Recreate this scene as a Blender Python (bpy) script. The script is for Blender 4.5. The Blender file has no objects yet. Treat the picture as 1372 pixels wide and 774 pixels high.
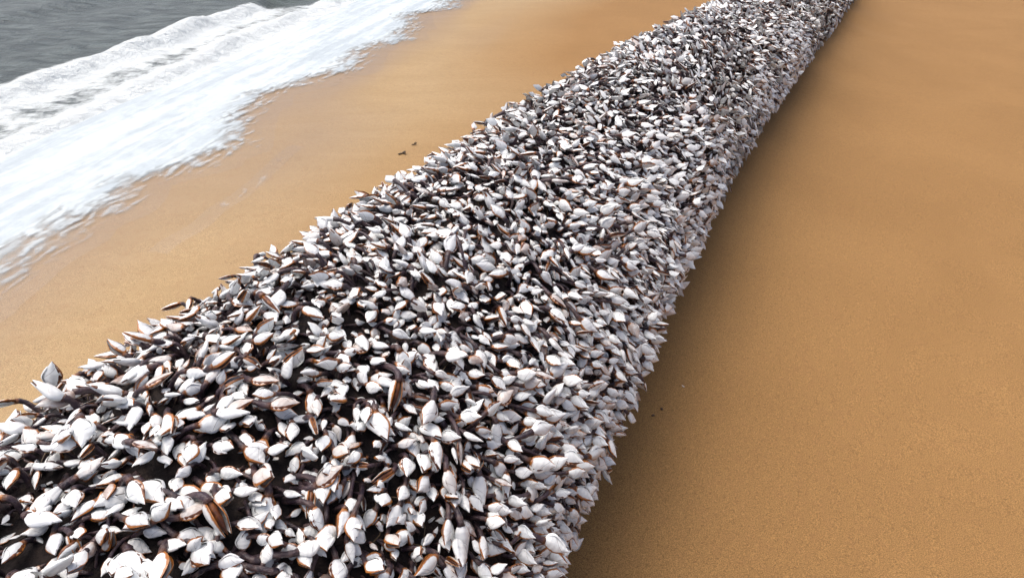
import bpy, math, random
import numpy as np
from mathutils import Vector, Matrix

random.seed(7)
RNG = np.random.default_rng(11)
S = bpy.context.scene
COL = S.collection

# ------------------------------------------------------------------ camera, sky, sun, exposure
CAM_H = 1.40
PITCH = math.radians(35.33)
cam_data = bpy.data.cameras.new('camera')
cam_data.sensor_width = 36.0
cam_data.lens = 36.0 * 800.0 / 1372.0
cam_data.clip_start = 0.02
cam_data.clip_end = 3000.0
cam = bpy.data.objects.new('camera', cam_data)
cam.location = (0.0, 0.0, CAM_H)
cam.rotation_euler = (math.pi / 2 - PITCH, 0.0, 0.0)
COL.objects.link(cam)
S.camera = cam

SUN_EL = math.radians(69.0)
SUN_AZ = math.radians(-55.0)          # clockwise from +Y: the light comes from the sea side
world = bpy.data.worlds.new('World')
S.world = world
world.use_nodes = True
wn = world.node_tree
bg = next(n for n in wn.nodes if n.type == 'BACKGROUND')
sky = wn.nodes.new('ShaderNodeTexSky')
sky.sky_type = 'NISHITA'
sky.sun_disc = False
sky.sun_elevation = SUN_EL
sky.sun_rotation = SUN_AZ
sky.air_density = 0.45
sky.dust_density = 6.0
sky.ozone_density = 1.0
wn.links.new(sky.outputs[0], bg.inputs[0])
bg.inputs[1].default_value = 0.15

sun_data = bpy.data.lights.new('sun', 'SUN')
sun_data.energy = 0.8
sun_data.angle = math.radians(60.0)
sun_data.color = (1.0, 0.975, 0.94)
sun = bpy.data.objects.new('sun', sun_data)
sd = Vector((math.cos(SUN_EL) * math.sin(SUN_AZ), math.cos(SUN_EL) * math.cos(SUN_AZ), math.sin(SUN_EL)))
sun.rotation_euler = sd.to_track_quat('Z', 'Y').to_euler()
sun.location = sd * 20
COL.objects.link(sun)

S.view_settings.view_transform = 'Standard'
S.view_settings.look = 'None'
S.view_settings.gamma = 1.0
S.view_settings.use_curve_mapping = False
S.view_settings.exposure = 0.62


# ------------------------------------------------------------------ node helpers
def new_mat(name):
    m = bpy.data.materials.new(name)
    m.use_nodes = True
    nt = m.node_tree
    b = next(n for n in nt.nodes if n.type == 'BSDF_PRINCIPLED')
    out = next(n for n in nt.nodes if n.type == 'OUTPUT_MATERIAL')
    return m, nt, b, out


def node(nt, t, **kw):
    n = nt.nodes.new(t)
    for k, v in kw.items():
        setattr(n, k, v)
    return n


def noise(nt, coord, scale, detail=4.0, rough=0.55, dist=0.0):
    n = node(nt, 'ShaderNodeTexNoise')
    n.inputs['Scale'].default_value = scale
    n.inputs['Detail'].default_value = detail
    n.inputs['Roughness'].default_value = rough
    n.inputs['Distortion'].default_value = dist
    nt.links.new(coord, n.inputs['Vector'])
    return n.outputs['Fac']


def ramp(nt, fac, stops, interp='LINEAR'):
    r = node(nt, 'ShaderNodeValToRGB')
    r.color_ramp.interpolation = interp
    els = r.color_ramp.elements
    while len(els) < len(stops):
        els.new(0.5)
    for e, (p, c) in zip(els, stops):
        e.position = p
        e.color = (c[0], c[1], c[2], 1.0) if not isinstance(c, (int, float)) else (c, c, c, 1.0)
    nt.links.new(fac, r.inputs[0])
    return r.outputs[0]


def mix(nt, fac, a, b, mode='MIX'):
    m = node(nt, 'ShaderNodeMix', data_type='RGBA', blend_type=mode)
    m.clamp_factor = True
    for i, v in ((0, fac), (6, a), (7, b)):
        s = m.inputs[i]
        if isinstance(v, bpy.types.NodeSocket):
            nt.links.new(v, s)
        elif isinstance(v, (int, float)):
            s.default_value = v if i == 0 else (v, v, v, 1)
        else:
            s.default_value = (v[0], v[1], v[2], 1)
    return m.outputs[2]


def mth(nt, op, a, b=None, c=None, clamp=False):
    m = node(nt, 'ShaderNodeMath', operation=op)
    m.use_clamp = clamp
    for s, v in zip(m.inputs, (a, b, c)):
        if v is None:
            continue
        if isinstance(v, bpy.types.NodeSocket):
            nt.links.new(v, s)
        else:
            s.default_value = v
    return m.outputs[0]


def maprange(nt, v, a, b, c=0.0, d=1.0, smooth=True):
    m = node(nt, 'ShaderNodeMapRange')
    m.interpolation_type = 'SMOOTHSTEP' if smooth else 'LINEAR'
    nt.links.new(v, m.inputs[0])
    for i, x in enumerate((a, b, c, d)):
        m.inputs[i + 1].default_value = x
    return m.outputs[0]


def attr(nt, name):
    return node(nt, 'ShaderNodeAttribute', attribute_name=name).outputs['Fac']


def objcoord(nt, scale=None):
    tc = node(nt, 'ShaderNodeTexCoord').outputs['Object']
    if scale:
        mp = node(nt, 'ShaderNodeMapping')
        mp.inputs['Scale'].default_value = scale
        nt.links.new(tc, mp.inputs[0])
        return mp.outputs[0]
    return tc


def bump(nt, b, height, strength, dist):
    n = node(nt, 'ShaderNodeBump')
    n.inputs['Strength'].default_value = strength
    n.inputs['Distance'].default_value = dist
    nt.links.new(height, n.inputs['Height'])
    nt.links.new(n.outputs[0], b.inputs['Normal'])
    return n


# ------------------------------------------------------------------ materials
def mat_shell():
    m, nt, b, out = new_mat('barnacle_shell')
    ora, rnd = attr(nt, 'ora'), attr(nt, 'rnd')
    base = ramp(nt, rnd, [(0.0, (0.60, 0.625, 0.63)), (0.2, (0.72, 0.74, 0.74)), (0.4, (0.85, 0.87, 0.84)),
                          (0.88, (0.85, 0.89, 0.88)), (0.95, (0.62, 0.56, 0.51)), (1.0, (0.34, 0.25, 0.21))])
    oc = objcoord(nt)
    n1 = noise(nt, oc, 90.0, 3.0)
    base = mix(nt, maprange(nt, n1, 0.42, 0.75), base, (0.69, 0.71, 0.70))
    n2 = noise(nt, oc, 300.0, 2.0)
    e = mth(nt, 'ADD', ora, mth(nt, 'MULTIPLY', mth(nt, 'SUBTRACT', n2, 0.5), 0.55))
    e = maprange(nt, e, 0.26, 0.62)
    oc2 = mix(nt, n1, (0.48, 0.18, 0.028), (0.20, 0.065, 0.018))
    c = mix(nt, e, base, oc2)
    nt.links.new(c, b.inputs['Base Color'])
    b.inputs['Roughness'].default_value = 0.30
    b.inputs['Specular IOR Level'].default_value = 0.5
    # growth lines run across the plates
    w = node(nt, 'ShaderNodeTexWave', wave_type='BANDS', bands_direction='X')
    w.inputs['Scale'].default_value = 60.0
    w.inputs['Distortion'].default_value = 3.0
    nt.links.new(oc, w.inputs[0])
    bump(nt, b, mth(nt, 'ADD', w.outputs['Fac'], n2), 0.18, 0.0012)
    return m


def mat_mantle():
    m, nt, b, out = new_mat('barnacle_mantle')
    n1 = noise(nt, objcoord(nt), 140.0, 3.0)
    c = ramp(nt, n1, [(0.3, (0.035, 0.012, 0.008)), (0.52, (0.12, 0.036, 0.012)), (0.72, (0.36, 0.13, 0.030))])
    nt.links.new(c, b.inputs['Base Color'])
    b.inputs['Roughness'].default_value = 0.4
    return m


def mat_stalk():
    m, nt, b, out = new_mat('barnacle_stalk')
    ora, rnd = attr(nt, 'ora'), attr(nt, 'rnd')
    oc = objcoord(nt)
    n1 = noise(nt, oc, 120.0, 4.0)
    c0 = mix(nt, rnd, (0.014, 0.009, 0.017), (0.052, 0.031, 0.041))
    c1 = mix(nt, maprange(nt, n1, 0.4, 0.75), c0, (0.13, 0.085, 0.075))
    c = mix(nt, maprange(nt, ora, 0.2, 0.9), c1, (0.19, 0.07, 0.022))
    nt.links.new(c, b.inputs['Base Color'])
    b.inputs['Roughness'].default_value = 0.28
    n3 = noise(nt, oc, 420.0, 3.0, 0.6, 0.5)
    bump(nt, b, mth(nt, 'ADD', n1, n3), 0.8, 0.002)
    return m


def mat_trunk():
    m, nt, b, out = new_mat('wet_driftwood')
    oc = objcoord(nt, (12.0, 12.0, 1.2))
    n1 = noise(nt, oc, 4.0, 6.0, 0.65)
    n2 = noise(nt, objcoord(nt), 60.0, 4.0)
    c = ramp(nt, n1, [(0.25, (0.006, 0.005, 0.005)), (0.5, (0.014, 0.010, 0.010)), (0.75, (0.045, 0.032, 0.024))])
    c = mix(nt, maprange(nt, n2, 0.5, 0.75), c, (0.016, 0.012, 0.011))
    nt.links.new(c, b.inputs['Base Color'])
    b.inputs['Roughness'].default_value = 0.75
    b.inputs['Specular IOR Level'].default_value = 0.2
    bump(nt, b, mth(nt, 'ADD', n1, n2), 0.8, 0.01)
    return m


def mat_plain(name, c1, c2, scale, rough):
    m, nt, b, out = new_mat(name)
    n1 = noise(nt, objcoord(nt), scale, 4.0)
    nt.links.new(mix(nt, n1, c1, c2), b.inputs['Base Color'])
    b.inputs['Roughness'].default_value = rough
    return m


def mat_sand():
    m, nt, b, out = new_mat('beach_sand')
    oc = objcoord(nt)
    wet = attr(nt, 'wet')
    g1 = noise(nt, oc, 420.0, 2.0, 0.6)
    g2 = noise(nt, oc, 120.0, 4.0, 0.65)
    g3 = noise(nt, oc, 26.0, 4.0, 0.55)
    big = noise(nt, oc, 1.3, 4.0, 0.5, 0.6)
    streak = noise(nt, objcoord(nt, (0.9, 3.2, 1.0)), 1.6, 4.0, 0.55, 0.8)
    dry = mix(nt, maprange(nt, big, 0.3, 0.7), (0.280, 0.155, 0.053), (0.310, 0.174, 0.061))
    wetc = mix(nt, maprange(nt, streak, 0.35, 0.7), (0.362, 0.244, 0.106), (0.392, 0.268, 0.122))
    c = mix(nt, wet, dry, wetc)
    shine = attr(nt, 'shine')
    c = mix(nt, mth(nt, 'MULTIPLY', shine, 0.75), c, (0.30, 0.205, 0.108))
    grain = maprange(nt, g1, 0.32, 0.70, 0.50, 1.50, False)
    c = mix(nt, 1.0, c, grain, 'MULTIPLY')
    c = mix(nt, mth(nt, 'MULTIPLY', maprange(nt, g2, 0.56, 0.74), 0.55), c, (0.13, 0.062, 0.024))
    c = mix(nt, mth(nt, 'MULTIPLY', maprange(nt, g1, 0.70, 0.80), 0.6), c, (0.62, 0.48, 0.30))
    c = mix(nt, mth(nt, 'MULTIPLY', maprange(nt, g3, 0.45, 0.7), 0.22), c, (0.27, 0.14, 0.055))
    nt.links.new(c, b.inputs['Base Color'])
    r = mth(nt, 'SUBTRACT', 0.9, mth(nt, 'ADD', mth(nt, 'MULTIPLY', wet, 0.36), mth(nt, 'MULTIPLY', shine, mth(nt, 'ADD', 0.12, mth(nt, 'MULTIPLY', streak, 0.22)))))
    nt.links.new(r, b.inputs['Roughness'])
    b.inputs['Specular IOR Level'].default_value = 0.35
    h = mth(nt, 'ADD', mth(nt, 'MULTIPLY', g1, 0.5), mth(nt, 'ADD', g2, mth(nt, 'MULTIPLY', g3, 2.2)))
    bn = bump(nt, b, h, 0.5, 0.003)
    nt.links.new(mth(nt, 'SUBTRACT', 0.55, mth(nt, 'MULTIPLY', wet, 0.46)), bn.inputs['Strength'])
    return m


def mat_sea():
    m, nt, b, out = new_mat('sea_water')
    foam = attr(nt, 'foam')
    oc = objcoord(nt)
    n1 = noise(nt, objcoord(nt, (1.0, 2.4, 1.0)), 3.0, 6.0, 0.65, 0.6)
    n2 = noise(nt, oc, 14.0, 5.0, 0.65)
    deep = mix(nt, maprange(nt, n1, 0.35, 0.7), (0.040, 0.060, 0.058), (0.115, 0.150, 0.142))
    f = mth(nt, 'ADD', foam, mth(nt, 'ADD', mth(nt, 'MULTIPLY', mth(nt, 'SUBTRACT', n1, 0.5), 0.9),
                                 mth(nt, 'MULTIPLY', mth(nt, 'SUBTRACT', n2, 0.5), 0.7)))
    f = maprange(nt, f, 0.35, 0.75)
    c = mix(nt, f, deep, (0.68, 0.74, 0.74))
    nt.links.new(c, b.inputs['Base Color'])
    nt.links.new(maprange(nt, f, 0, 1, 0.32, 0.75), b.inputs['Roughness'])
    b.inputs['Specular IOR Level'].default_value = 0.30
    bump(nt, b, mth(nt, 'ADD', n1, mth(nt, 'MULTIPLY', n2, 0.5)), 0.9, 0.09)
    return m


def mat_wash():
    m, nt, b, out = new_mat('foamy_wash')
    edge = attr(nt, 'edge')           # metres of water between this point and the edge of the wash
    along = node(nt, 'ShaderNodeAttribute', attribute_name='wuv').outputs['Vector']
    mp = node(nt, 'ShaderNodeMapping')
    mp.inputs['Scale'].default_value = (0.32, 3.0, 1.0)
    nt.links.new(along, mp.inputs[0])
    n1 = noise(nt, mp.outputs[0], 2.0, 6.0, 0.62, 0.5)
    n2 = noise(nt, objcoord(nt), 9.0, 6.0, 0.65, 0.4)
    v = node(nt, 'ShaderNodeTexVoronoi', feature='SMOOTH_F1')
    v.inputs['Scale'].default_value = 1.0
    mpv = node(nt, 'ShaderNodeMapping')
    mpv.inputs['Scale'].default_value = (9.0, 26.0, 1.0)
    nt.links.new(along, mpv.inputs[0])
    wob = node(nt, 'ShaderNodeVectorMath', operation='ADD')
    wn_ = node(nt, 'ShaderNodeTexNoise')
    wn_.inputs['Scale'].default_value = 4.0
    wn_.inputs['Detail'].default_value = 4.0
    nt.links.new(objcoord(nt), wn_.inputs['Vector'])
    wsc = node(nt, 'ShaderNodeVectorMath', operation='SCALE')
    wsc.inputs['Scale'].default_value = 4.5
    nt.links.new(wn_.outputs['Color'], wsc.inputs[0])
    nt.links.new(mpv.outputs[0], wob.inputs[0])
    nt.links.new(wsc.outputs[0], wob.inputs[1])
    nt.links.new(wob.outputs[0], v.inputs['Vector'])
    nn = mth(nt, 'ADD', mth(nt, 'MULTIPLY', mth(nt, 'SUBTRACT', n1, 0.5), 1.3),
             mth(nt, 'MULTIPLY', mth(nt, 'SUBTRACT', n2, 0.5), 0.75))
    e = mth(nt, 'ADD', maprange(nt, edge, 0.0, 0.9, 0.0, 1.35, False), mth(nt, 'MULTIPLY', nn, 0.75))
    lace = maprange(nt, v.outputs['Distance'], 0.15, 0.6, 0.10, -0.10)
    cover = maprange(nt, mth(nt, 'ADD', e, lace), 0.10, 0.66)
    cover = mth(nt, 'MULTIPLY', cover, maprange(nt, edge, 0.0, 0.14))
    tone = maprange(nt, mth(nt, 'ADD', mth(nt, 'MULTIPLY', n1, 1.15), mth(nt, 'MULTIPLY', mth(nt, 'SUBTRACT', n2, 0.5), 0.5)), 0.40, 0.75)
    c = mix(nt, tone, (0.59, 0.665, 0.68), (0.40, 0.47, 0.50))
    nt.links.new(c, b.inputs['Base Color'])
    b.inputs['Roughness'].default_value = 0.55
    bump(nt, b, mth(nt, 'ADD', n2, v.outputs['Distance']), 0.35, 0.02)
    film = node(nt, 'ShaderNodeBsdfTransparent')
    gl = node(nt, 'ShaderNodeBsdfGlossy')
    gl.inputs['Roughness'].default_value = 0.25
    thin = node(nt, 'ShaderNodeMixShader')
    thin.inputs[0].default_value = 0.05
    nt.links.new(film.outputs[0], thin.inputs[1])
    nt.links.new(gl.outputs[0], thin.inputs[2])
    ms = node(nt, 'ShaderNodeMixShader')
    nt.links.new(cover, ms.inputs[0])
    nt.links.new(thin.outputs[0], ms.inputs[1])
    nt.links.new(b.outputs[0], ms.inputs[2])
    nt.links.new(ms.outputs[0], out.inputs['Surface'])
    return m


M_SHELL, M_MANTLE, M_STALK, M_TRUNK = mat_shell(), mat_mantle(), mat_stalk(), mat_trunk()
M_SAND, M_SEA, M_WASH = mat_sand(), mat_sea(), mat_wash()
M_WEED = mat_plain('brown_weed', (0.035, 0.022, 0.010), (0.12, 0.080, 0.040), 80.0, 0.6)
M_CHIP = mat_plain('shell_chip', (0.55, 0.48, 0.40), (0.80, 0.76, 0.70), 60.0, 0.5)
M_PEBBLE = mat_plain('dark_pebble', (0.05, 0.028, 0.016), (0.12, 0.07, 0.04), 150.0, 0.6)


# ------------------------------------------------------------------ mesh helpers
def mesh_from(name, V, tris, mats, mat_idx=None, attrs=None, smooth=True):
    V = np.ascontiguousarray(V, np.float32)
    T = np.ascontiguousarray(tris, np.int32)
    me = bpy.data.meshes.new(name)
    me.vertices.add(len(V))
    me.vertices.foreach_set('co', V.ravel())
    me.loops.add(T.size)
    me.loops.foreach_set('vertex_index', T.ravel())
    k = T.shape[1]
    me.polygons.add(len(T))
    me.polygons.foreach_set('loop_start', np.arange(0, T.size, k, dtype=np.int32))
    me.polygons.foreach_set('loop_total', np.full(len(T), k, np.int32))
    for mm in mats:
        me.materials.append(mm)
    if mat_idx is not None:
        me.polygons.foreach_set('material_index', np.ascontiguousarray(mat_idx, np.int32))
    me.polygons.foreach_set('use_smooth', np.full(len(T), smooth, bool))
    for an, av in (attrs or {}).items():
        av = np.ascontiguousarray(av, np.float32)
        if av.ndim == 1:
            a = me.attributes.new(an, 'FLOAT', 'POINT')
            a.data.foreach_set('value', av)
        else:
            a = me.attributes.new(an, 'FLOAT_VECTOR', 'POINT')
            a.data.foreach_set('vector', av.ravel())
    me.update()
    me.validate()
    return me


def link(name, data, parent=None, label=None, cat=None, kind=None, group=None):
    o = bpy.data.objects.new(name, data)
    COL.objects.link(o)
    if parent is not None:
        o.parent = parent
    for k, v in (('label', label), ('category', cat), ('kind', kind), ('group', group)):
        if v:
            o[k] = v
    return o


def grid_tris(nx, ny, flip=False):
    i, j = np.meshgrid(np.arange(nx - 1), np.arange(ny - 1), indexing='ij')
    a = (i * ny + j).ravel()
    b, c, d = a + ny, a + ny + 1, a + 1
    t = np.concatenate([np.stack([a, b, c], 1), np.stack([a, c, d], 1)])
    return t[:, ::-1] if flip else t


def vnoise(x, y, seed, freq):
    """smooth value noise on the plane"""
    r = np.random.default_rng(seed)
    tab = r.random((64, 64))
    x = np.asarray(x) * freq + 100.0
    y = np.asarray(y) * freq + 100.0
    xi, yi = np.floor(x).astype(int), np.floor(y).astype(int)
    fx, fy = x - xi, y - yi
    fx, fy = fx * fx * (3 - 2 * fx), fy * fy * (3 - 2 * fy)
    g = lambda a, b: tab[a % 64, b % 64]
    return (g(xi, yi) * (1 - fx) + g(xi + 1, yi) * fx) * (1 - fy) + (g(xi, yi + 1) * (1 - fx) + g(xi + 1, yi + 1) * fx) * fy


# ------------------------------------------------------------------ beach, sea and wash
SHORE_P = np.array([-1.68, 3.55])
SHORE_D = np.array([0.21, 0.978])
SHORE_D = SHORE_D / np.linalg.norm(SHORE_D)
SHORE_N = np.array([-SHORE_D[1], SHORE_D[0]])       # points out to sea


def shore_uv(x, y):
    dx, dy = x - SHORE_P[0], y - SHORE_P[1]
    return dx * SHORE_D[0] + dy * SHORE_D[1], dx * SHORE_N[0] + dy * SHORE_N[1]


def axis_spaced(lo, hi, fine_lo, fine_hi, step):
    core = np.arange(fine_lo, fine_hi + 1e-6, step)
    up, dn = [], []
    v, st = fine_hi, step
    while v < hi:
        st *= 1.35
        v += st
        up.append(min(v, hi))
    v, st = fine_lo, step
    while v > lo:
        st *= 1.35
        v -= st
        dn.append(max(v, lo))
    return np.concatenate([np.array(dn[::-1]), core, np.array(up)])


def sand_z(x, y):
    u, v = shore_uv(x, y)
    z = -0.035 * np.clip(v, 0, 12) - 0.002 * np.clip(v - 12, 0, 200)
    near = np.exp(-(np.asarray(x) ** 2 + np.asarray(y) ** 2) / 150.0)
    z = z + near * 0.008 * (vnoise(x, y, 3, 1.1) - 0.5) + near * 0.007 * (vnoise(x, y, 4, 4.3) - 0.5)
    # sand raised along the log, added to lessen the shade under its overhang
    s_ = np.clip((x + 0.727) * 0.4508 + np.asarray(y) * 0.8926, -1.7, 10.2)
    sm = np.clip(s_, 0, 9)
    off = 0.02303 * (sm - 2) ** 2 - 0.0019 * (sm - 2) ** 3
    ddx = x - (-0.727 + s_ * 0.4508 + off * 0.8926)
    ddy = y - (s_ * 0.8926 - off * 0.4508)
    z = z + (0.10 + 0.02 * np.clip(s_ - 1, 0, 4)) * np.exp(-(ddx ** 2 + ddy ** 2) / 0.36) * (0.8 + 0.4 * vnoise(x, y, 6, 2.2))
    return z


gx = axis_spaced(-1500, 1500, -4, 4, 0.08)
gy = axis_spaced(-1500, 1500, -3, 9, 0.08)
X, Y = np.meshgrid(gx, gy, indexing='ij')
U_, V_ = shore_uv(X, Y)
wetness = np.clip((V_ + 1.9 + 0.6 * (vnoise(X, Y, 8, 0.7) - 0.5)) / 1.3, 0, 1)
Vs = np.stack([X, Y, sand_z(X, Y)], -1).reshape(-1, 3)
shine_ = np.clip((V_ + 0.62 + 0.9 * (vnoise(U_ * 0.6, V_ * 2.0, 9, 1.1) - 0.5)) / 0.6, 0, 1)
sand = link('sand', mesh_from('sand', Vs, grid_tris(len(gx), len(gy)), [M_SAND], attrs={'wet': wetness.ravel(), 'shine': shine_.ravel()}),
            kind='structure')

# sea: u runs along the shore, v out to sea
SEA_V0 = 1.15
uu = axis_spaced(-900, 1500, -9, 12, 0.10)
vv = np.concatenate([np.arange(SEA_V0, 5.0, 0.05), axis_spaced(5.0, 1500, 5.0, 9.0, 0.12)[0:]])
vv = np.unique(np.round(vv, 4))
UU, VV = np.meshgrid(uu, vv, indexing='ij')


def wave_profile(U, V):
    """height and foam of the little breakers that run in parallel to the shore"""
    z = np.zeros_like(U)
    foam = np.zeros_like(U)
    for (v0, amp, w, seed, ph) in ((1.62, 0.07, 0.13, 21, 0.0), (2.30, 0.10, 0.16, 22, 0.3), (4.9, 0.10, 0.5, 23, 0.4), (7.5, 0.14, 0.8, 24, 0.3)):
        c = v0 + 0.7 * (vnoise(U, U * 0 + seed, seed, 0.33) - 0.5) + 0.14 * (vnoise(U, U * 0 + seed, seed + 9, 1.7) - 0.5)
        a = amp * (0.35 + 1.0 * vnoise(U, U * 0 + 5, seed + 30, 0.5))
        d = (V - c) / w
        prof = np.where(d < 0, np.exp(-(d * 1.7) ** 2), np.exp(-(d * 0.75) ** 2))
        z += a * prof
        if v0 < 4:
            foam += 1.1 * np.exp(-((d + 0.35) * 0.7) ** 2) * (0.55 + 0.9 * vnoise(U, V, seed + 50, 0.7))
    lim = np.interp(U, [-9, 1.0, 3.2, 3.9, 4.6, 6.0, 12], [3.2, 2.75, 2.45, 2.15, 1.55, 1.6, 2.0]) + 0.25 * (vnoise(U, U * 0 + 1, 81, 1.2) - 0.5)
    foam += np.clip(0.66 - (V - 1.15) * 0.20, 0, 0.8)
    foam *= np.clip(1.0 - (V - lim) / 0.28, 0, 1)
    z += np.clip(foam, 0, 1) * (0.045 * (vnoise(U, V, 63, 3.1) - 0.5) + 0.035 * (vnoise(U, V, 64, 7.3) - 0.5))
    z += 0.05 * (vnoise(U * 0.7, V * 1.6, 65, 2.2) - 0.5) * np.clip((V - 2.2) / 0.6, 0, 1)
    z += 0.02 * (vnoise(U, V, 61, 1.5) - 0.5) + 0.012 * (vnoise(U, V, 62, 5.0) - 0.5)
    return z, foam


zz, ff = wave_profile(UU, VV)
PX = SHORE_P[0] + UU * SHORE_D[0] + VV * SHORE_N[0]
PY = SHORE_P[1] + UU * SHORE_D[1] + VV * SHORE_N[1]
ramp_in = np.clip((VV - SEA_V0) / 0.4, 0, 1)
SEA_Z = -0.035 * SEA_V0 + 0.004
Vsea = np.stack([PX, PY, SEA_Z + zz * ramp_in + 0.001], -1).reshape(-1, 3)
link('sea', mesh_from('sea', Vsea, grid_tris(len(uu), len(vv)), [M_SEA], attrs={'foam': ff.ravel()}), kind='structure')

# thin foamy wash that runs up the sand in lobes
uu = np.arange(-9.0, 14.0, 0.05)
tt = np.linspace(0, 1, 70)
UU, TT = np.meshgrid(uu, tt, indexing='ij')


def wash_edge(u):
    """how far up the beach the wash has run (negative v = up the beach)"""
    saw = lambda p, o: ((u + o) / p) % 1.0
    lobe = 0.0
    for (p, o, a) in ((1.55, 0.35, 0.26), (0.83, 0.1, 0.10), (2.9, 1.2, 0.20)):
        s = saw(p, o)
        lobe = lobe + a * (np.where(s < 0.82, s / 0.82, (1 - s) / 0.18) - 0.5)
    n = vnoise(u, u * 0 + 3.3, 71, 0.8) - 0.5
    return -0.05 + lobe * 1.0 + 0.25 * n + 0.05 * (vnoise(u, u * 0 + 3.3, 72, 5.0) - 0.5)


E0 = wash_edge(UU)
VV = E0 - 0.03 + (1.55 - E0) * TT ** 1.3
PX = SHORE_P[0] + UU * SHORE_D[0] + VV * SHORE_N[0]
PY = SHORE_P[1] + UU * SHORE_D[1] + VV * SHORE_N[1]
zs = np.maximum(sand_z(PX, PY) + 0.004 + 0.018 * np.clip((VV - E0) / 0.8, 0, 1), SEA_Z + 0.012)
zs = zs - 0.10 * np.clip((VV - 1.32) / 0.23, 0, 1)
zs = zs + 0.008 * (vnoise(PX, PY, 77, 3.0) - 0.5) * np.clip((VV - E0) / 0.3, 0, 1)
edge = np.clip(VV - E0, 0, 3)
link('foamy_wash', mesh_from('foamy_wash', np.stack([PX, PY, zs], -1).reshape(-1, 3), grid_tris(len(uu), len(tt)),
                             [M_WASH], attrs={'edge': edge.ravel(), 'wuv': np.stack([UU, VV, UU * 0], -1).reshape(-1, 3)}),
     kind='structure')

# a thin line of foam left on the sand just up the beach from the wash
ut = np.linspace(-1.25, 0.0, 70)
wt = np.linspace(-1, 1, 9)
UU, WW = np.meshgrid(ut, wt, indexing='ij')
mid = -0.37 + 0.14 * (vnoise(UU, UU * 0 + 7.7, 75, 1.3) - 0.5) + 0.04 * (vnoise(UU, UU * 0 + 7.7, 76, 6.0) - 0.5)
VV = mid + WW * 0.05
PX = SHORE_P[0] + UU * SHORE_D[0] + VV * SHORE_N[0]
PY = SHORE_P[1] + UU * SHORE_D[1] + VV * SHORE_N[1]
ends = np.clip((0.0 - UU) / 0.5, 0, 1) * np.clip((UU + 1.25) / 0.5, 0, 1)
link('foam_line', mesh_from('foam_line', np.stack([PX, PY, sand_z(PX, PY) + 0.004 + 0.003 * (1 - WW ** 2)], -1).reshape(-1, 3),
                            grid_tris(len(ut), len(wt)), [M_WASH],
                            attrs={'edge': (0.145 * (1 - WW ** 2) * ends).ravel(),
                                   'wuv': np.stack([UU, VV, UU * 0], -1).reshape(-1, 3)}), kind='stuff')

# ------------------------------------------------------------------ the log
TH = 0.4676
AX = np.array([math.sin(TH), math.cos(TH), 0.0])
NX = np.array([math.cos(TH), -math.sin(TH), 0.0])
ZU = np.array([0.0, 0.0, 1.0])
LAYER = 0.034
S0, S1 = -1.7, 10.2


def log_r(s, phi=None):
    r = 0.4602 * (1 - 0.0368 * s) - LAYER
    if phi is not None:
        r = r + 0.022 * (vnoise(s, np.cos(phi), 41, 1.6) - 0.5) * 1.0 + 0.016 * (vnoise(s, phi * 1.0, 42, 3.4) - 0.5) * np.clip(2.6 - np.abs(phi), 0, 1)
    return r


def log_c(s):
    s = np.asarray(s, float)
    sm = np.clip(s, 0, 9)
    off = 0.02303 * (sm - 2) ** 2 - 0.0019 * (sm - 2) ** 3
    R = 0.4602 * (1 - 0.0368 * s)
    c = np.array([-0.727, 0, 0])[None] + s[:, None] * AX + off[:, None] * NX
    c[:, 2] = R * 0.95 - 0.0
    return c


def log_frame(s, phi):
    """surface point and outward normal; phi=0 is the top, + turns to the camera's right"""
    c = log_c(s)
    n = np.sin(phi)[:, None] * NX + np.cos(phi)[:, None] * ZU
    return c + log_r(s, phi)[:, None] * n, n


log = link('driftwood_log', None, label='long round driftwood log lying on the sand, crusted all over with white goose barnacles', cat='log')
log.location = log_c(np.array([2.0]))[0] * np.array([1, 1, 0])
LOG_O = np.array(log.location)

sg = np.linspace(S0, S1, 150)
pg = np.linspace(-math.pi, math.pi, 97)[:-1]
SG, PG = np.meshgrid(sg, pg, indexing='ij')
P, N = log_frame(SG.ravel(), PG.ravel())
npg = len(pg)
i, j = np.meshgrid(np.arange(len(sg) - 1), np.arange(npg), indexing='ij')
a = (i * npg + j).ravel()
d = (i * npg + (j + 1) % npg).ravel()
tr = np.concatenate([np.stack([a, a + npg, d + npg], 1), np.stack([a, d + npg, d], 1)])
caps = []
Pv = [P]
base = len(P)
for e, (row, s_end, sgn) in enumerate(((0, S0, -1), (len(sg) - 1, S1, 1))):     # rounded, broken ends
    ring0 = row * npg + np.arange(npg)
    prev = ring0
    cen = log_c(np.array([s_end]))[0]
    for (rr, dd) in ((0.93, 0.02), (0.7, 0.035), (0.4, 0.03)):
        ring = cen + (P[ring0] - cen) * rr + AX * sgn * dd + RNG.normal(0, 0.004, (npg, 3))
        Pv.append(ring)
        cur = base + np.arange(npg)
        base += npg
        nx_ = np.roll(np.arange(npg), -1)
        caps += [np.stack([prev, cur, cur[nx_]], 1), np.stack([prev, cur[nx_], prev[nx_]], 1)]
        prev = cur
    Pv.append((cen + AX * sgn * 0.02)[None])
    caps.append(np.stack([prev, np.full(npg, base), prev[np.roll(np.arange(npg), -1)]], 1))
    base += 1
trunk = link('trunk', mesh_from('trunk', np.concatenate(Pv) - LOG_O, np.concatenate([tr] + caps), [M_TRUNK]), log)

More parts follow.
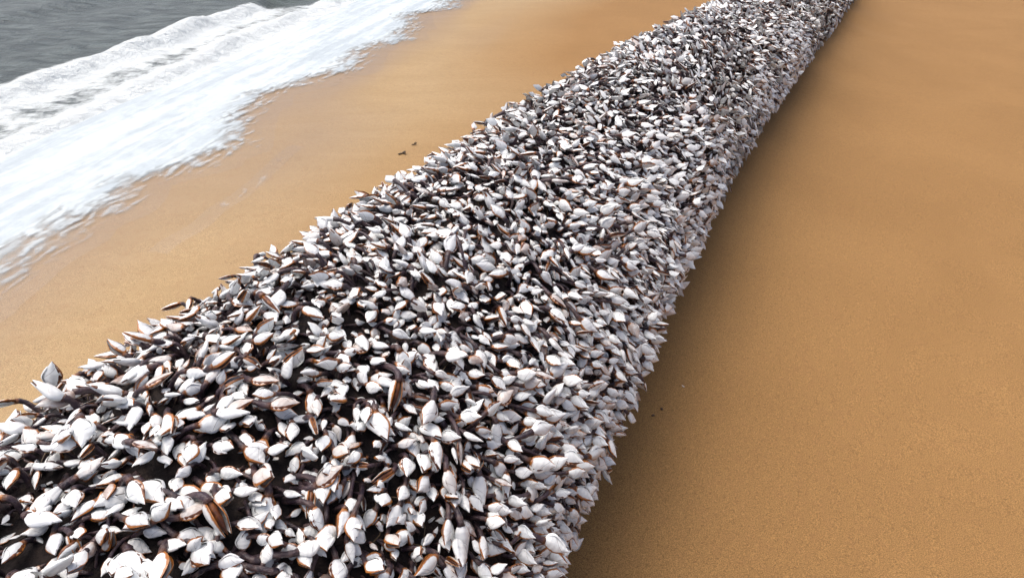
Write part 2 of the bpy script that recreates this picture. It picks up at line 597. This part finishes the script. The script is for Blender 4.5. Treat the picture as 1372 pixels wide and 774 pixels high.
# ------------------------------------------------------------------ goose barnacle shapes
XK = [0, .07, .18, .34, .50, .68, .84, .94, 1]
DK = [.080, .155, .262, .325, .290, .190, .094, .034, -.004]
VK = [-.08, -.135, -.200, -.258, -.262, -.186, -.098, -.042, -.008]
TK = [.080, .110, .140, .150, .135, .095, .052, .024, .006]
WARP = [1.0, 1.0, 0.0]                     # where the widest point lies on either edge, and how the tip leans
fD = lambda x: np.interp(np.asarray(x) ** WARP[0], XK, DK) + WARP[2] * np.asarray(x) ** 2
fV = lambda x: np.interp(np.asarray(x) ** WARP[1], XK, VK) + WARP[2] * np.asarray(x) ** 2
fT = lambda x: np.interp(x, XK, TK)


def side(x, t, wide, thick):
    y = (fV(x) * (1 - t) + fD(x) * t) * wide
    prof = np.clip(1 - np.abs(2 * t - 1) ** 1.35, 0, 1) ** 0.85
    prof = np.maximum(prof, 0.16 * t)
    z = fT(x) * thick * prof
    return x, y, z


def hinge(P, sgn, op):
    """swing a valve open about the keel edge"""
    if op == 0:
        return P
    h = 0.26
    c, s = math.cos(op), math.sin(op)
    y, z = P[:, 1] - h, P[:, 2]
    y2 = y * c + sgn * z * s
    z2 = -sgn * y * s + z * c
    Q = P.copy()
    Q[:, 1], Q[:, 2] = y2 + h, z2
    return Q


def patch(xa, xb, nx, nt, t0, t1, sgn, wide, thick, op, scale=1.0, skirt=True, orafn=None):
    """one plate: curved outer face with turned-in rim"""
    t = np.linspace(t0, t1, nt)
    A = np.linspace(0, 1, nx)
    AA, TT = np.meshgrid(A, t, indexing='ij')
    x = xa(TT) * (1 - AA) + xb(TT) * AA
    X_, Y_, Z_ = side(x, TT, wide, thick)
    # plates swell a little in their own middle so that joints read
    bul = 0.007 * (1 - (2 * AA - 1) ** 2) * (1 - ((2 * (TT - t0) / (t1 - t0)) - 1) ** 4)
    P = np.stack([X_, Y_, sgn * (Z_ + 0.010 + bul)], -1).reshape(-1, 3)
    ora = orafn(AA, TT, x).ravel() if orafn else np.zeros(P.shape[0])
    T = grid_tris(nx, nt, flip=(sgn < 0))
    if skirt:
        idx = np.arange(nx * nt).reshape(nx, nt)
        loop = np.concatenate([idx[:, 0], idx[-1, 1:], idx[-2::-1, -1], idx[0, -2:0:-1]])
        cen = P.mean(0)
        Q = P[loop] * 0.97 + cen * 0.03
        Q[:, 2] = P[loop][:, 2] - sgn * 0.022
        n = len(loop)
        k = np.arange(n)
        k2 = (k + 1) % n
        a_, b_, c_, d_ = len(P) + k, len(P) + k2, len(P) + n + k2, len(P) + n + k
        st = np.concatenate([np.stack([a_, d_, c_], 1), np.stack([a_, c_, b_], 1)])
        if sgn < 0:
            st = st[:, ::-1]
        T = np.concatenate([T, st])
        ora = np.concatenate([ora, ora[loop], np.clip(ora[loop] + 0.3, 0, 1)])
        P = np.concatenate([P, P[loop], Q])
    return hinge(P, sgn, op), T, ora


def tube(pts, rad, k):
    """tapered tube through points"""
    pts = np.asarray(pts, float)
    n = len(pts)
    tan = np.gradient(pts, axis=0)
    tan /= np.linalg.norm(tan, axis=1)[:, None] + 1e-9
    ref = np.array([0, 1.0, 0.05])
    V = []
    for p, t_, r in zip(pts, tan, rad):
        b1 = np.cross(t_, ref)
        b1 /= np.linalg.norm(b1) + 1e-9
        b2 = np.cross(t_, b1)
        an = np.arange(k) * 2 * math.pi / k
        V.append(p + r * (np.cos(an)[:, None] * b1 + np.sin(an)[:, None] * b2))
    V = np.concatenate(V)
    T = []
    for r in range(n - 1):
        for q in range(k):
            a_, b_ = r * k + q, r * k + (q + 1) % k
            T += [(a_, b_, b_ + k), (a_, b_ + k, a_ + k)]
    V = np.concatenate([V, pts[-1:]])
    for q in range(k):
        T.append(((n - 1) * k + q, (n - 1) * k + (q + 1) % k, n * k))
    return V, np.array(T)


SEAM = lambda t: 0.86 - 0.50 * t ** 0.9            # line between the two plates of a side


def capitulum(lod, wide, thick, op, stain):
    """returns list of (part name, V, T, ora, material index) in the shell's own frame, x from base to tip"""
    parts = []
    base_x = lambda t: 0.02 + 0.05 * (1 - (2 * t - 1) ** 2) * 0 + 0 * t
    seam_a = lambda t: SEAM(t) - 0.004
    seam_b = lambda t: SEAM(t) + 0.006
    tip = lambda t: 1.0 + 0 * t

    def ora_s(A, T, x):
        return np.clip(np.maximum(stain * 1.1 * np.clip(1 - x / 0.16, 0, 1), (0.4 + 0.7 * stain) * np.clip(1 - T / 0.20, 0, 1) * (1.0 if op > 0 else 0.8)), 0, 1)

    def ora_t(A, T, x):
        return np.clip((0.35 + 0.7 * stain) * np.clip(1 - T / 0.21, 0, 1) * (1.0 if op > 0 else 0.8), 0, 1)

    if lod < 2:
        nx, nt, mx = (7, 7, 5) if lod == 0 else (4, 5, 3)
        for sgn in (1, -1):
            V, T, o = patch(base_x, seam_a, nx, nt, 0.0, 0.905, sgn, wide, thick, op, skirt=(lod == 0), orafn=ora_s)
            parts.append(('shell_plate', V, T, o, 0))
            V, T, o = patch(seam_b, tip, mx, nt, 0.0, 0.955, sgn, wide, thick, op, skirt=(lod == 0), orafn=ora_t)
            parts.append(('shell_plate', V, T, o, 0))
        # keel strip along the back
        n = 9 if lod == 0 else 6
        xs = np.linspace(0.04, 0.80, n)
        V, o = [], []
        for x in xs:
            w_ = 0.045 * math.sin(math.pi * min(max((x + 0.12) / 1.05, 0), 1)) + 0.012
            yt = fD(x) * wide
            for (dy, dz) in ((-0.035, 1.1), (0.018, 0.62), (0.034, 0), (0.018, -0.62), (-0.035, -1.1)):
                V.append((x, yt + dy, dz * (w_ + 0.025)))
                o.append(0.55 * stain * max(0, 1 - x / 0.25))
        parts.append(('keel_plate', np.array(V), grid_tris(n, 5, flip=True), np.array(o), 0))
        # soft body that shows at the joints and in the gape
        xs = np.array([-0.02, .06, .2, .4, .62, .82, .97] if lod == 0 else [-0.02, .1, .4, .75, .97])
        k = 8 if lod == 0 else 5
        pts = np.stack([xs, (fV(xs.clip(0, 1)) + fD(xs.clip(0, 1))) / 2 * wide + (op * 0.42 - 0.030) * np.sin(math.pi * xs.clip(0, 1)), xs * 0], 1)
        V = []
        for x, p in zip(xs, pts):
            xc = min(max(x, 0), 1)
            hy = (fD(xc) - fV(xc)) / 2 * wide * 0.93
            hz = fT(xc) * thick * 0.84
            an = np.arange(k) * 2 * math.pi / k
            V.append(np.stack([np.full(k, p[0]), p[1] + np.cos(an) * hy, np.sin(an) * hz], 1))
        V = np.concatenate(V + [pts[-1:], pts[:1]])
        T = []
        n = len(xs)
        for r in range(n - 1):
            for q in range(k):
                a_, b_ = r * k + q, r * k + (q + 1) % k
                T += [(a_, b_ + k, b_), (a_, a_ + k, b_ + k)]
        for q in range(k):
            T.append(((n - 1) * k + q, n * k, (n - 1) * k + (q + 1) % k))
            T.append((q, (q + 1) % k, n * k + 1))
        parts.append(('body', V, np.array(T), np.zeros(len(V)), 1))
    else:
        # far: one closed shell with a sharp front edge
        xs = np.array([0.0, .12, .42, .76])
        for sgn in (1, -1):
            V, o = [], []
            for x in xs:
                for t in (0.0, 0.3, 0.72, 1.0):
                    X_, Y_, Z_ = side(np.array(x), np.array(t), wide, thick)
                    V.append((float(X_), float(Y_), sgn * float(Z_)))
                    o.append(max(stain * (1.0 if x < 0.05 else 0.35 if x < 0.2 else 0), (0.5 * stain + 0.2) if t == 0 else 0))
            V.append((1.0, -0.04 * wide, 0.0))
            o.append(0.1)
            T = grid_tris(4, 4, flip=(sgn < 0))
            tipf = [(12, 16, 13), (13, 16, 14), (14, 16, 15)]
            T = np.concatenate([T, np.array(tipf) if sgn > 0 else np.array(tipf)[:, ::-1]])
            V = hinge(np.array(V), sgn, op)
            parts.append(('shell_plate', V, T, np.array(o), 0))
        if op > 0:
            V = np.array([(0.03, -.06, 0), (0.3, -0.19 * wide, 0.06), (0.3, -0.19 * wide, -0.06), (0.8, -0.14 * wide, 0.05), (0.8, -0.14 * wide, -0.05), (.97, -.05, 0)])
            parts.append(('body', V, np.array([(0, 2, 1), (1, 2, 4), (1, 4, 3), (3, 4, 5)]), np.zeros(6), 1))
    return parts


def rot_to(e, up, roll):
    """matrix whose columns are shell x (along), y (back edge), z (flat side)"""
    e = e / np.linalg.norm(e)
    z = up - e * np.dot(up, e)
    z /= np.linalg.norm(z)
    y = np.cross(z, e)
    c, s = math.cos(roll), math.sin(roll)
    return np.stack([e, y * c + z * s, -y * s + z * c], 1)


class Variant:
    pass


VARIANTS = []
NV = 60
for vi in range(NV):
    r = np.random.default_rng(500 + vi)
    v = Variant()
    v.wide = r.uniform(0.86, 1.18)
    v.thick = r.uniform(0.65, 1.1)
    v.op = float(r.choice([0, 0.03, 0.07, 0.12, 0.16, 0.21, 0.26], p=[.28, .20, .16, .14, .10, .08, .04]))
    v.stain = float(np.clip(r.normal(0.68, 0.32), 0.05, 1.0))
    v.slen = float(r.choice([r.uniform(0.25, 0.6), r.uniform(0.5, 1.2), r.uniform(0.9, 2.0)], p=[.4, .4, .2]))
    lift = r.uniform(0.25, 0.75) + 0.12 * v.slen
    sway = r.normal(0, 0.25) * v.slen
    el = math.radians(r.normal(4, 20))
    yaw = r.normal(0, 0.35)
    v.rise = lift
    p0 = np.array([-v.slen * 0.95, -sway, -0.55])
    p1 = np.array([-v.slen * 0.55, -sway * 0.2, lift * 0.95])
    p2 = np.array([0.0, 0.0, lift])
    e = np.array([math.cos(el) * math.cos(yaw), math.cos(el) * math.sin(yaw), math.sin(el)])
    roll = r.normal(0, 0.38) if r.random() < 0.76 else r.uniform(-1.7, 1.7)
    flip = 1 if r.random() < 0.5 else -1
    Rm = rot_to(e, np.array([0, 0, 1.0]), roll + (0 if flip > 0 else math.pi))
    v.lods = []
    WARP[:] = [r.uniform(0.75, 1.35), r.uniform(0.75, 1.35), r.normal(0, 0.06)]
    for lod in range(3):
        parts = []
        for (nm, V, T, o, mi) in capitulum(lod, v.wide, v.thick, v.op, v.stain):
            parts.append((nm, V @ Rm.T + p2, T, o, mi))
        ns, k = ((9, 8), (5, 5), (3, 4))[lod]
        tt_ = np.linspace(0, 1, ns)[:, None]
        # ends inside the shell's base, arriving along the shell's axis
        pm = p2 - e * 0.35 * min(v.slen, 0.8)
        pe = p2 + e * 0.05
        pts = (1 - tt_) ** 3 * p0 + 3 * (1 - tt_) ** 2 * tt_ * p1 + 3 * (1 - tt_) * tt_ ** 2 * pm + tt_ ** 3 * pe
        rad = (0.135 - 0.035 * np.sin(np.linspace(0, math.pi, ns)) + (0.012 * np.sin(np.arange(ns) * 2.4) if lod == 0 else 0))
        V, T = tube(pts, rad, k)
        so = np.clip((np.linspace(0, 1, ns) - 0.70) / 0.3, 0, 1) * v.stain
        so = np.concatenate([np.repeat(so, k), so[-1:]])
        parts.append(('stalk', V, T, so, 2))
        v.lods.append(parts)
    VARIANTS.append(v)

# ------------------------------------------------------------------ scatter over the log
CAMP = np.array([0, 0, CAM_H])
FWD = np.array([0, math.cos(PITCH), -math.sin(PITCH)])
UPV = np.array([0, math.sin(PITCH), math.cos(PITCH)])


def project(Pw):
    q = Pw - CAMP
    z = q @ FWD
    zz_ = np.where(z > 0.05, z, 0.05)
    return 686 + 800 * q[:, 0] / zz_, 387 - 800 * (q @ UPV) / zz_, z


def size_at(s):
    return 0.0255 * (1 + 0.11 * np.clip(s, -0.5, 6))


# dart throwing in a chart where one unit is one local spacing
ds = np.linspace(S0, S1, 500)
W_cum = np.concatenate([[0], np.cumsum(np.diff(ds) / (size_at((ds[1:] + ds[:-1]) / 2) * 0.66))])
PHI_MAX = 2.55
N_TRY = 112000
ws = RNG.random(N_TRY) * W_cum[-1]
ph = RNG.uniform(-PHI_MAX, PHI_MAX, N_TRY)
n_near = 13000                                # the near stretch is the most crowded
w_lo, w_hi = np.interp([-0.35, 2.0], ds, W_cum)
ws[:n_near] = w_lo + (w_hi - w_lo) * RNG.random(n_near)
ph[:n_near] = RNG.uniform(-1.2, 1.8, n_near)
ss = np.interp(ws, W_cum, ds)
sp = size_at(ss) * 0.66
cy = ph * 0.40 / sp
bare = vnoise(ss, ph * 0.42, 91, 5.5)
patchy = vnoise(ss, ph * 0.42, 92, 2.0)
keep_p = np.clip((bare - 0.06) / 0.15, 0.85, 1)
cells = {}
chosen = []
hidden = (np.sin(ph - 0.15) < -0.55) | (ph > 2.2) | (ss > 5.6) | (ss < -0.5)
for k in range(N_TRY):
    if RNG.random() > keep_p[k] * (0.8 if hidden[k] else 1.0):
        continue
    md = 0.54 if not hidden[k] else 1.6
    cw, cv = ws[k], cy[k]
    ic, jc = int(cw), int(cv + 500)
    ok = True
    for di in (-1, 0, 1):
        for dj in (-1, 0, 1):
            for (w2, v2) in cells.get((ic + di, jc + dj), ()):
                if (w2 - cw) ** 2 + (v2 - cv) ** 2 < md * md:
                    ok = False
                    break
            if not ok:
                break
        if not ok:
            break
    if ok:
        cells.setdefault((ic, jc), []).append((cw, cv))
        chosen.append(k)
chosen = np.array(chosen)
ss, ph = ss[chosen], ph[chosen]
n_b = len(ss)
P, N = log_frame(ss, ph)
tang_c = np.cos(ph)[:, None] * NX - np.sin(ph)[:, None] * ZU       # towards +phi
grav = np.sin(ph)                                                  # downhill component along tang_c
ang = 5.0 * (vnoise(ss, ph * 0.42, 93, 1.7) - 0.5) + 4.0 * (vnoise(ss, ph * 0.42, 94, 6.0) - 0.5) + RNG.normal(0, 0.75, n_b)
bx, by = 1.6 * grav + 0.45, -0.55 + 0 * grav
rx, ry = np.cos(ang), np.sin(ang)
b0 = np.arctan2(by, bx)
fl = np.clip(np.abs(grav), 0, 1) ** 1.5
an2 = b0 + ang * (1 - 0.45 * fl)
D = np.cos(an2)[:, None] * tang_c + np.sin(an2)[:, None] * AX
small = RNG.random(n_b)
size = size_at(ss) * np.exp(RNG.normal(0, 0.20, n_b))
size = np.where(small < 0.22, size * RNG.uniform(0.4, 0.65, n_b), size)
size = np.clip(size, 0.008, 0.043)
layer = RNG.uniform(-0.35, 0.35, n_b) * size
vid = RNG.integers(0, NV, n_b)
rnd = RNG.random(n_b)
longv = np.array([q for q in range(NV) if VARIANTS[q].slen > 0.7])
near_l = (RNG.random(n_b) < np.clip(0.8 - ss * 0.4, 0, 0.45))
vid = np.where(near_l, RNG.choice(longv, n_b), vid)
shortv = np.array([q for q in range(NV) if VARIANTS[q].slen < 0.6])
vid = np.where(ph < -0.35, RNG.choice(shortv, n_b), vid)
P = P + N * layer[:, None]
n_young = 5200
ys, yp = -0.3 + 3.2 * RNG.random(n_young) ** 1.3, RNG.uniform(-1.3, 2.0, n_young)
yP, yN = log_frame(ys, yp)
yt = np.cos(yp)[:, None] * NX - np.sin(yp)[:, None] * ZU
ya = RNG.uniform(-math.pi, math.pi, n_young)
yD = np.cos(ya)[:, None] * yt + np.sin(ya)[:, None] * AX
yP = yP - yN * 0.006
P, N, D = np.concatenate([P, yP]), np.concatenate([N, yN]), np.concatenate([D, yD])
size = np.concatenate([size, size_at(ys) * RNG.uniform(0.35, 0.85, n_young)])
longs = np.array([q for q in range(NV) if VARIANTS[q].slen > 0.75])
vid = np.concatenate([vid, RNG.choice(longs, n_young)])
rnd = np.concatenate([rnd, RNG.random(n_young) ** 0.6])
n_b = len(P)
ZL = N
XL = D - ZL * np.sum(D * ZL, 1)[:, None]
XL /= np.linalg.norm(XL, axis=1)[:, None]
flank = np.clip((np.abs(np.sum(N * NX, 1)) - 0.55) / 0.4, 0, 1)
flank = np.where(np.sum(N * NX, 1) < 0, flank * 0.35, flank)
tl = np.radians(RNG.normal(7, 15, n_b) + flank * RNG.uniform(0, 45, n_b))[:, None]
XL, ZL = XL * np.cos(tl) + ZL * np.sin(tl), ZL * np.cos(tl) - XL * np.sin(tl)
YL = np.cross(ZL, XL)
MAT = np.stack([XL, YL, ZL], 2) * size[:, None, None]              # columns

# which ones show largest: splat each shell on a coarse z-buffer of the picture
rise = np.array([VARIANTS[v].rise for v in vid])
cen = P + np.einsum('nij,nj->ni', MAT, np.stack([np.full(n_b, .5), np.zeros(n_b), rise], 1))
px, py, pz = project(cen)
facing = np.sum((CAMP - cen) * N, 1) / np.linalg.norm(CAMP - cen, axis=1)
buf, own = {}, {}
in_view = (pz > 0.1) & (px > -20) & (px < 1392) & (py > -20) & (py < 794) & (facing > -0.25)
for k in np.argsort(pz):
    if not in_view[k]:
        continue
    rad = 0.36 * size[k] * 800 / pz[k]
    c = 0
    rr = int(rad / 3) + 1
    ci, cj = px[k] / 3, py[k] / 3
    for a_ in range(int(ci) - rr, int(ci) + rr + 1):
        for b_ in range(int(cj) - rr, int(cj) + rr + 1):
            if (a_ - ci) ** 2 + (b_ - cj) ** 2 <= (rad / 3) ** 2 and 0 <= a_ < 458 and 0 <= b_ < 258 and (a_, b_) not in buf:
                buf[(a_, b_)] = k
                c += 1
    own[k] = c
score = np.zeros(n_b)
for k, c in own.items():
    score[k] = c * (1.0 if 328 < px[k] < 1043 else 0.8)
hero = np.argsort(-score)[:300]
is_hero = np.zeros(n_b, bool)
is_hero[hero] = True

# ------------------------------------------------------------------ the 300 largest, each with its plates and stalk
mesh_cache = {}


def variant_meshes(vi):
    if vi not in mesh_cache:
        out_ = []
        for (nm, V, T, o, mi) in VARIANTS[vi].lods[0]:
            me = mesh_from(nm, V * 0.03, T, [(M_SHELL, M_MANTLE, M_STALK)[mi]],
                           attrs={'ora': o, 'rnd': np.full(len(V), (vi * 0.618) % 1.0)})
            out_.append((nm, me))
        mesh_cache[vi] = out_
    return mesh_cache[vi]


proto = {}
for k in hero:
    vi = int(vid[k])
    mw = Matrix.Identity(4)
    Mk = MAT[k] / 0.03
    for a_ in range(3):
        for b_ in range(3):
            mw[a_][b_] = float(Mk[a_, b_])
        mw[a_][3] = float(P[k][a_] - LOG_O[a_])
    if vi not in proto:
        ms = variant_meshes(vi)
        body = next(me for nm, me in ms if nm == 'body')
        o = link('goose_barnacle', body, log)
        kids = [link(nm, me, o) for nm, me in ms if nm != 'body']
        proto[vi] = (o, kids)
    else:
        src, kids = proto[vi]
        o = src.copy()
        COL.objects.link(o)
        o.parent = log
        for c in kids:
            c2 = c.copy()
            COL.objects.link(c2)
            c2.parent = o
    o.matrix_basis = mw

# ------------------------------------------------------------------ all the others as one part
pzc = np.linalg.norm(CAMP - cen, axis=1)
lod = np.where((pzc < 1.65) & (facing > -0.3) & in_view & (size > 0.013), 1, 2)
VB, TB, OB, RB, MB = [], [], [], [], []
off = 0
for vi in range(NV):
    for lv in (1, 2):
        sel = np.where((vid == vi) & (lod == lv) & ~is_hero)[0]
        if not len(sel):
            continue
        pr = VARIANTS[vi].lods[lv]
        V = np.concatenate([p[1] for p in pr])
        o = np.concatenate([p[3] for p in pr])
        T, mi, q = [], [], 0
        for p in pr:
            T.append(p[2] + q)
            mi.append(np.full(len(p[2]), p[4]))
            q += len(p[1])
        T, mi = np.concatenate(T), np.concatenate(mi)
        n = len(sel)
        Wv = np.einsum('nij,vj->nvi', MAT[sel], V) + (P[sel] - LOG_O)[:, None]
        VB.append(Wv.reshape(-1, 3))
        TB.append((T[None] + (off + np.arange(n) * len(V))[:, None, None]).reshape(-1, 3))
        OB.append(np.tile(o, n))
        RB.append(np.repeat(rnd[sel], len(V)))
        MB.append(np.tile(mi, n))
        off += n * len(V)
VB, TB, OB, RB, MB = map(np.concatenate, (VB, TB, OB, RB, MB))
n_tris = len(TB)
link('barnacle_crust', mesh_from('barnacle_crust', VB, TB, [M_SHELL, M_MANTLE, M_STALK], MB, {'ora': OB, 'rnd': RB}), log, kind='stuff')

# ------------------------------------------------------------------ brown weed hairs between the barnacles
VB, TB, off = [], [], 0
nh = 3500
hs = RNG.uniform(0.0, 4.0, nh)
hp = RNG.uniform(-1.6, 1.9, nh)
w_ = vnoise(hs, hp * 0.42, 91, 5.5)
for q in range(nh):
    if w_[q] > 0.42 and RNG.random() < 0.8:
        continue
    p, n = log_frame(hs[q:q + 1], hp[q:q + 1])
    p, n = p[0], n[0]
    dr = RNG.normal(0, 1, 3)
    dr = dr - n * (dr @ n)
    dr /= np.linalg.norm(dr)
    L = RNG.uniform(0.012, 0.045)
    sd_ = np.cross(n, dr)
    pts = [p - n * 0.003, p + n * 0.012 + dr * L * 0.4 + sd_ * RNG.normal(0, .004), p + n * RNG.uniform(0.005, 0.022) + dr * L]
    V, T = tube(pts, [0.0011, 0.0009, 0.0004], 3)
    VB.append(V - LOG_O)
    TB.append(T + off)
    off += len(V)
link('weed_strands', mesh_from('weed_strands', np.concatenate(VB), np.concatenate(TB), [M_WEED]), log, kind='stuff')


# ------------------------------------------------------------------ small things lying on the sand
def scrap(loc, label, seed, L):
    r = np.random.default_rng(seed)
    V_, T_, off_ = [], [], 0
    for b in range(3):
        a0 = r.uniform(-0.5, 0.5) + (0, 0.9, -0.8)[b]
        l = L * (1.0, 0.55, 0.45)[b]
        st = np.array([(-0.5, 0.0, 0.1)[b] * L, 0, 0.004])
        pts = [st]
        for q in range(5):
            a0 += r.normal(0, 0.35)
            pts.append(pts[-1] + np.array([math.cos(a0), math.sin(a0), 0]) * l / 5 + np.array([0, 0, r.uniform(-0.002, 0.005)]))
        pts = np.array(pts)
        pts[:, 2] = np.maximum(pts[:, 2], 0.003)
        V, T = tube(pts, np.array([.006, .008, .007, .006, .004, .002]) * L / 0.07, 6)
        V_.append(V)
        T_.append(T + off_)
        off_ += len(V)
    o = link('seaweed_scrap', mesh_from('seaweed_scrap', np.concatenate(V_), np.concatenate(T_), [M_WEED]), None, label, 'seaweed')
    o.location = (loc[0], loc[1], float(sand_z(loc[0], loc[1])) + 0.001)
    o.rotation_euler = (0, 0, r.uniform(0.2, 0.6))


scrap((-0.65, 3.36), 'larger of the two dark seaweed scraps on the sand between log and foam', 1, 0.050)
scrap((-0.60, 3.50), 'smaller of the two dark seaweed scraps on the sand between log and foam', 5, 0.032)


def lump(name, loc, label, cat, mat, sx, sy, sz, seed, rz):
    r = np.random.default_rng(seed)
    nu, nv = 12, 8
    V = []
    for a_ in range(nv + 1):
        th = math.pi * a_ / nv
        for b_ in range(nu):
            f = 2 * math.pi * b_ / nu
            k = 1 + 0.18 * math.sin(2 * f + seed) * math.sin(th) + r.normal(0, 0.035)
            V.append((sx * k * math.sin(th) * math.cos(f), sy * k * math.sin(th) * math.sin(f), sz * (0.6 + k * math.cos(th))))
    T = []
    for a_ in range(nv):
        for b_ in range(nu):
            i0, i1 = a_ * nu + b_, a_ * nu + (b_ + 1) % nu
            T += [(i0, i0 + nu, i1 + nu), (i0, i1 + nu, i1)]
    o = link(name, mesh_from(name, np.array(V), np.array(T), [mat]), None, label, cat)
    o.location = (loc[0], loc[1], float(sand_z(loc[0], loc[1])))
    o.rotation_euler = (0, 0, rz)


lump('pebble', (0.42, 1.235), 'tiny dark pebble on the right hand sand, the one nearer the log', 'pebble', M_PEBBLE, 0.0050, 0.0040, 0.003, 2, 0.4)
lump('pebble', (0.452, 1.262), 'tiny dark pebble on the right hand sand, the one farther from the log', 'pebble', M_PEBBLE, 0.0046, 0.0040, 0.003, 6, 1.4)
lump('shell_chip', (0.54, 1.36), 'tiny pale shell chip lying alone on the brown sand right of the log', 'shell chip', M_CHIP, 0.0050, 0.0028, 0.0016, 9, 2.4)
print('barnacles', n_b, 'hero', len(hero), 'lod1', int(((lod == 1) & ~is_hero).sum()), 'tris', n_tris)
